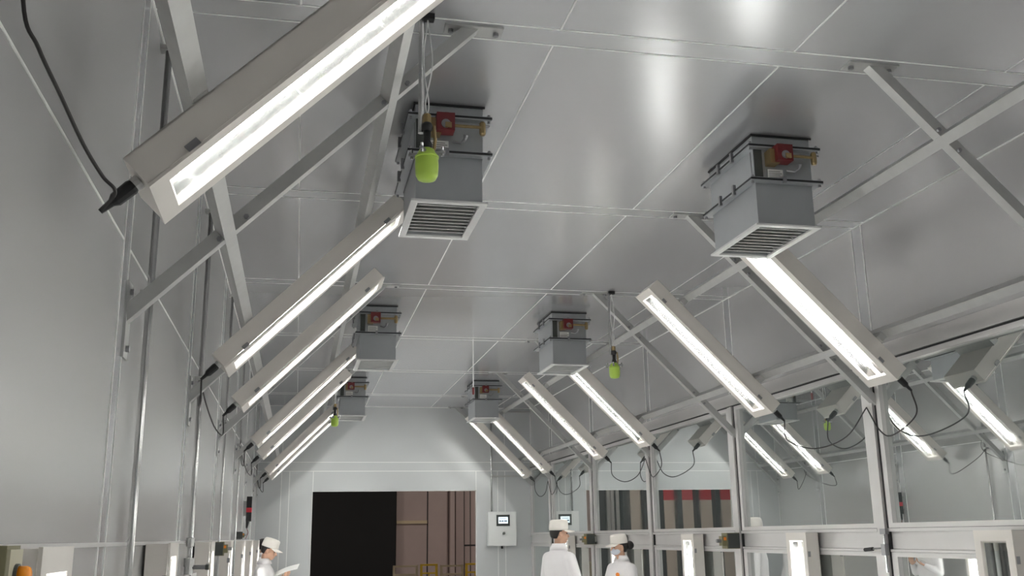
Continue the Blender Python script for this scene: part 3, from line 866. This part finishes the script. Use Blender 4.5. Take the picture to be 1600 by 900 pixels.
def person(loc, ang, scale, label, arms, pitch=0.0, woman=False, cap=True, yaw=0.0, name_group='workers in white'):
    t = tag(empty('person', loc), label, 'person', name_group)
    t.rotation_euler = (0, 0, ang); t.scale = (scale,) * 3
    HR = Matrix.Translation((0, 0, 1.47)) @ Matrix.Rotation(yaw, 4, 'Z') @ Matrix.Rotation(pitch, 4, 'Y') @ Matrix.Translation((0, 0, -1.47))
    b = MB()
    # torso and legs
    b.rings([oval(z, rx, ry, cx) for z, rx, ry, cx in ((0.80, 0.11, 0.165, 0), (0.92, 0.115, 0.17, 0), (1.05, 0.10, 0.14, 0), (1.22, 0.115, 0.165, 0), (1.34, 0.10, 0.17, -0.005), (1.40, 0.075, 0.11, -0.01), (1.44, 0.056, 0.06, -0.012))])
    for sy in (-1, 1):
        b.cone((0, sy * 0.085, 0.86), (0.005, sy * 0.09, 0.48), 0.082, 0.056)
        b.cone((0.005, sy * 0.09, 0.48), (-0.01, sy * 0.09, 0.09), 0.055, 0.036)
        b.ell((0.05, sy * 0.09, 0.045), (0.115, 0.042, 0.04))
        sh = Vector((-0.01, sy * 0.175, 1.345))
        el, wr, pn = arms[0 if sy > 0 else 1]
        el = Vector(el); wr = Vector(wr)
        b.cone(sh, el, 0.050, 0.040); b.cone(el, wr, 0.039, 0.027)
        hand(b, wr, wr - el, pn, sy)
    b.cone((-0.015, 0, 1.38), (-0.002, 0, 1.52), 0.056, 0.054)
    k0 = len(b.v)
    b.ell((-0.008, 0, 1.625), (0.099, 0.077, 0.097), 22, 16)
    b.ell((0.030, 0, 1.562), (0.066, 0.060, 0.080), 20, 14)
    b.ell((0.052, 0, 1.508), (0.036, 0.034, 0.022), 14, 10)
    b.ell((0.082, 0, 1.618), (0.018, 0.052, 0.014), 14, 8)
    b.tube([(0.088, 0, 1.612), (0.103, 0, 1.585), (0.114, 0, 1.568), (0.098, 0, 1.558)], [0.009, 0.012, 0.014, 0.012], 10)
    b.ell((0.093, 0, 1.536), (0.010, 0.025, 0.006), 12, 8); b.ell((0.090, 0, 1.524), (0.010, 0.022, 0.007), 12, 8)
    for sy in (-1, 1):
        b.ell((0.068, sy * 0.034, 1.575), (0.020, 0.022, 0.020), 12, 8)
        b.ell((-0.002, sy * 0.079, 1.588), (0.020, 0.010, 0.032), 12, 8, Matrix.Rotation(-0.25, 3, 'Y'))
    b.xf(HR, k0)
    body = b.obj('body', 'skin', t); remesh(body, 0.006, 5)
    for sy in (-1, 1):
        e = MB().ell((0.083, sy * 0.033, 1.600), (0.010, 0.013, 0.007), 10, 8).xf(HR).obj('eye', 'eye', t, smooth=True)
        MB().tube([(0.098, sy * 0.016, 1.624), (0.096, sy * 0.034, 1.629), (0.082, sy * 0.052, 1.624)], 0.0035, 6).xf(HR).obj('eyebrow', 'hair', t)
    # hair
    h = MB()
    h.rings([[Vector((-0.012 + r * 1.20 * math.cos(a), r * 0.97 * math.sin(a), z)) for a in [A0 + (2 * math.pi - 2 * A0) * k / 20 for k in range(21)]]
             for z, r, A0 in ((1.545 if not woman else 1.525, 0.060, 2.0), (1.565, 0.075, 1.85), (1.60, 0.0825, 1.72), (1.63, 0.0835, 1.3), (1.66, 0.083, 0.8), (1.69, 0.074, 0.62))], True)
    if not cap:
        h.ell((-0.020, 0, 1.655), (0.096, 0.082, 0.078), 20, 12)
    if woman:
        h.ell((-0.145, 0, 1.60), (0.052, 0.055, 0.055), 16, 10)
        h.ell((-0.100, 0, 1.595), (0.035, 0.05, 0.045), 16, 10)
    h.xf(HR); hair = h.obj('hair', 'hair', t, smooth=True)
    # coat with collar
    c = MB()
    c.rings([oval(z, rx, ry, cx) for z, rx, ry, cx in ((0.52, 0.165, 0.225, 0), (0.80, 0.158, 0.212, 0), (1.00, 0.142, 0.195, 0.0), (1.15, 0.146, 0.205, 0.0), (1.27, 0.142, 0.208, -0.005), (1.345, 0.118, 0.195, -0.012), (1.39, 0.094, 0.150, -0.018), (1.425, 0.078, 0.098, -0.016), (1.45, 0.070, 0.076, -0.014))])
    for sy in (-1, 1):
        sh = Vector((-0.012, sy * 0.168, 1.325))
        el, wr, pn = arms[0 if sy > 0 else 1]
        el = Vector(el); wr = Vector(wr)
        c.cone(sh, el, 0.076, 0.062); c.cone(el, el.lerp(wr, 0.93), 0.060, 0.043)
    coat = c.obj('coat', 'coat', t); remesh(coat, 0.011, 9)
    cl = MB()
    n = 22
    A = [0.35 + (2 * math.pi - 0.7) * k / n for k in range(n + 1)]
    i0 = [(-0.014 + 0.064 * math.cos(a), 0.068 * math.sin(a), 1.425) for a in A]
    i1 = [(-0.014 + 0.062 * math.cos(a), 0.066 * math.sin(a), 1.492) for a in A]
    o1 = [(-0.014 + 0.069 * math.cos(a), 0.073 * math.sin(a), 1.492) for a in A]
    o0 = [(-0.014 + 0.104 * math.cos(a), 0.112 * math.sin(a), 1.418) for a in A]
    q = n + 1
    fs = []
    for k in range(n):
        for r in range(4):
            r2 = (r + 1) % 4
            fs.append((r * q + k, r * q + k + 1, r2 * q + k + 1, r2 * q + k))
    fs += [(0, q, 2 * q, 3 * q), (n, 3 * q + n, 2 * q + n, q + n)]
    cl.add(i0 + i1 + o1 + o0, fs)
    cl.obj('collar', 'coat', coat, smooth=True)
    tr = MB()
    for sy in (-1, 1):
        tr.cone((0, sy * 0.087, 0.80), (0.004, sy * 0.092, 0.46), 0.098, 0.078)
        tr.cone((0.004, sy * 0.092, 0.46), (-0.008, sy * 0.092, 0.10), 0.077, 0.068)
    trs = tr.obj('trousers', 'coat', t); remesh(trs, 0.012, 6)
    for sy in (-1, 1):
        MB().rings([oval(z, rx, ry, 0.048, sy * 0.09) for z, rx, ry in ((0.0, 0.132, 0.050), (0.025, 0.135, 0.052), (0.06, 0.120, 0.050), (0.095, 0.085, 0.046))]).obj('shoe', 'white', t, smooth=True)
    if cap:
        k = MB()
        k.rings([oval(z, rx, ry, cx) for z, rx, ry, cx in ((1.637, 0.111, 0.090, -0.006), (1.66, 0.113, 0.092, -0.006), (1.70, 0.112, 0.092, -0.004), (1.735, 0.106, 0.088, 0.0), (1.752, 0.092, 0.078, 0.0), (1.758, 0.05, 0.045, 0.0))])
        k.xf(HR); cp = k.obj('cap', 'cap', t, smooth=True)
        bm_ = MB()
        n = 14
        top = []; bot = []
        for i in range(n + 1):
            a = -1.15 + 2.3 * i / n
            p = Vector((-0.006 + 0.108 * math.cos(a), 0.089 * math.sin(a), 1.643 - 0.010 * math.sin(a) ** 2))
            e = Vector((0.035 + 0.150 * math.cos(a * 1.0), 0.092 * math.sin(a), 1.628 - 0.020 * math.sin(a) ** 2))
            top += [p, e]; bot += [p - Vector((0, 0, 0.005)), e - Vector((0, 0, 0.005))]
        N = len(top); fs = []
        for i in range(n):
            a = 2 * i
            fs += [(a, a + 1, a + 3, a + 2), (N + a, N + a + 2, N + a + 3, N + a + 1), (a + 1, N + a + 1, N + a + 3, a + 3), (a, a + 2, N + a + 2, N + a)]
        fs += [(0, N, N + 1, 1), (N - 2, N - 1, 2 * N - 1, 2 * N - 2)]
        bm_.add(top + bot, fs); bm_.xf(HR)
        bm_.obj('brim', 'cap', cp, smooth=False)
    if woman:
        mk = MB()
        mk.ell((0.050, 0, 1.548), (0.070, 0.066, 0.050), 20, 12)
        mk.xf(HR); mk.obj('face_mask', 'mask', t, smooth=True)
        MB().ell((0.134, 0.075, 1.262), (0.011, 0.034, 0.026), 14, 8).obj('badge', 'orange', coat, smooth=True)
    return t
# the man by the right wall: back to us, looking right
person((3.05, 11.6, 0), math.radians(30), 1.035, 'man in white coat and cap facing right, in front of the window wall',
       [((0.02, 0.27, 1.06), (0.20, 0.20, 0.92), (0, -1, 0)), ((0.0, -0.28, 1.06), (0.18, -0.22, 0.90), (0, 1, 0))], yaw=math.radians(-28))
person((3.77, 11.5, 0), math.radians(205), 0.935, 'woman in white coat and cap with hair bun and face mask',
       [((0.03, 0.26, 1.06), (0.22, 0.14, 1.00), (0, -1, 0)), ((0.03, -0.26, 1.06), (0.22, -0.14, 1.00), (0, 1, 0))], 0.10, True, yaw=math.radians(-22))
person((-0.37, 13.1, 0), math.radians(-8), 0.945, 'man in white cap reading a paper sheet by the left wall',
       [((0.05, 0.25, 1.10), (0.22, 0.11, 1.225), (0.0, 0, 1)), ((0.05, -0.25, 1.10), (0.20, -0.13, 1.205), (0.0, 0, 1))], 0.32)
person((-0.54, 17.6, 0), math.radians(5), 0.955, 'worker in white mostly hidden behind the far left upright lamps',
       [((0.0, 0.26, 1.05), (0.10, 0.24, 0.84), (0, -1, 0)), ((0.0, -0.26, 1.05), (0.10, -0.24, 0.84), (0, 1, 0))], 0.05, False, False)
# sheet of paper in the reading man's hands
pm = MB()
n = 8
vs = []
for i in range(n + 1):
    u = i / n
    for j in (0, 1):
        vs.append(Vector((0.30 * u - 0.02, (j - 0.5) * 0.21, 0.10 * u + 0.012 * math.sin(u * math.pi) )))
vb = [p - Vector((0, 0, 0.002)) for p in vs]
N = len(vs); fs = []
for i in range(n):
    a = 2 * i
    fs += [(a, a + 1, a + 3, a + 2), (N + a, N + a + 2, N + a + 3, N + a + 1), (a, a + 2, N + a + 2, N + a), (a + 1, N + a + 1, N + a + 3, a + 3)]
fs += [(0, N, N + 1, 1), (N - 2, N - 1, 2 * N - 1, 2 * N - 2)]
pm.add(vs + vb, fs)
pp = pm.obj('paper_sheet', 'paper', None, (0, 0, 0))
pp.location = (-0.235, 13.09, 1.212)
pp.rotation_euler = (0.28, 0, math.radians(-8))
tag(pp, 'white paper sheet held by the man at the left wall', 'paper')
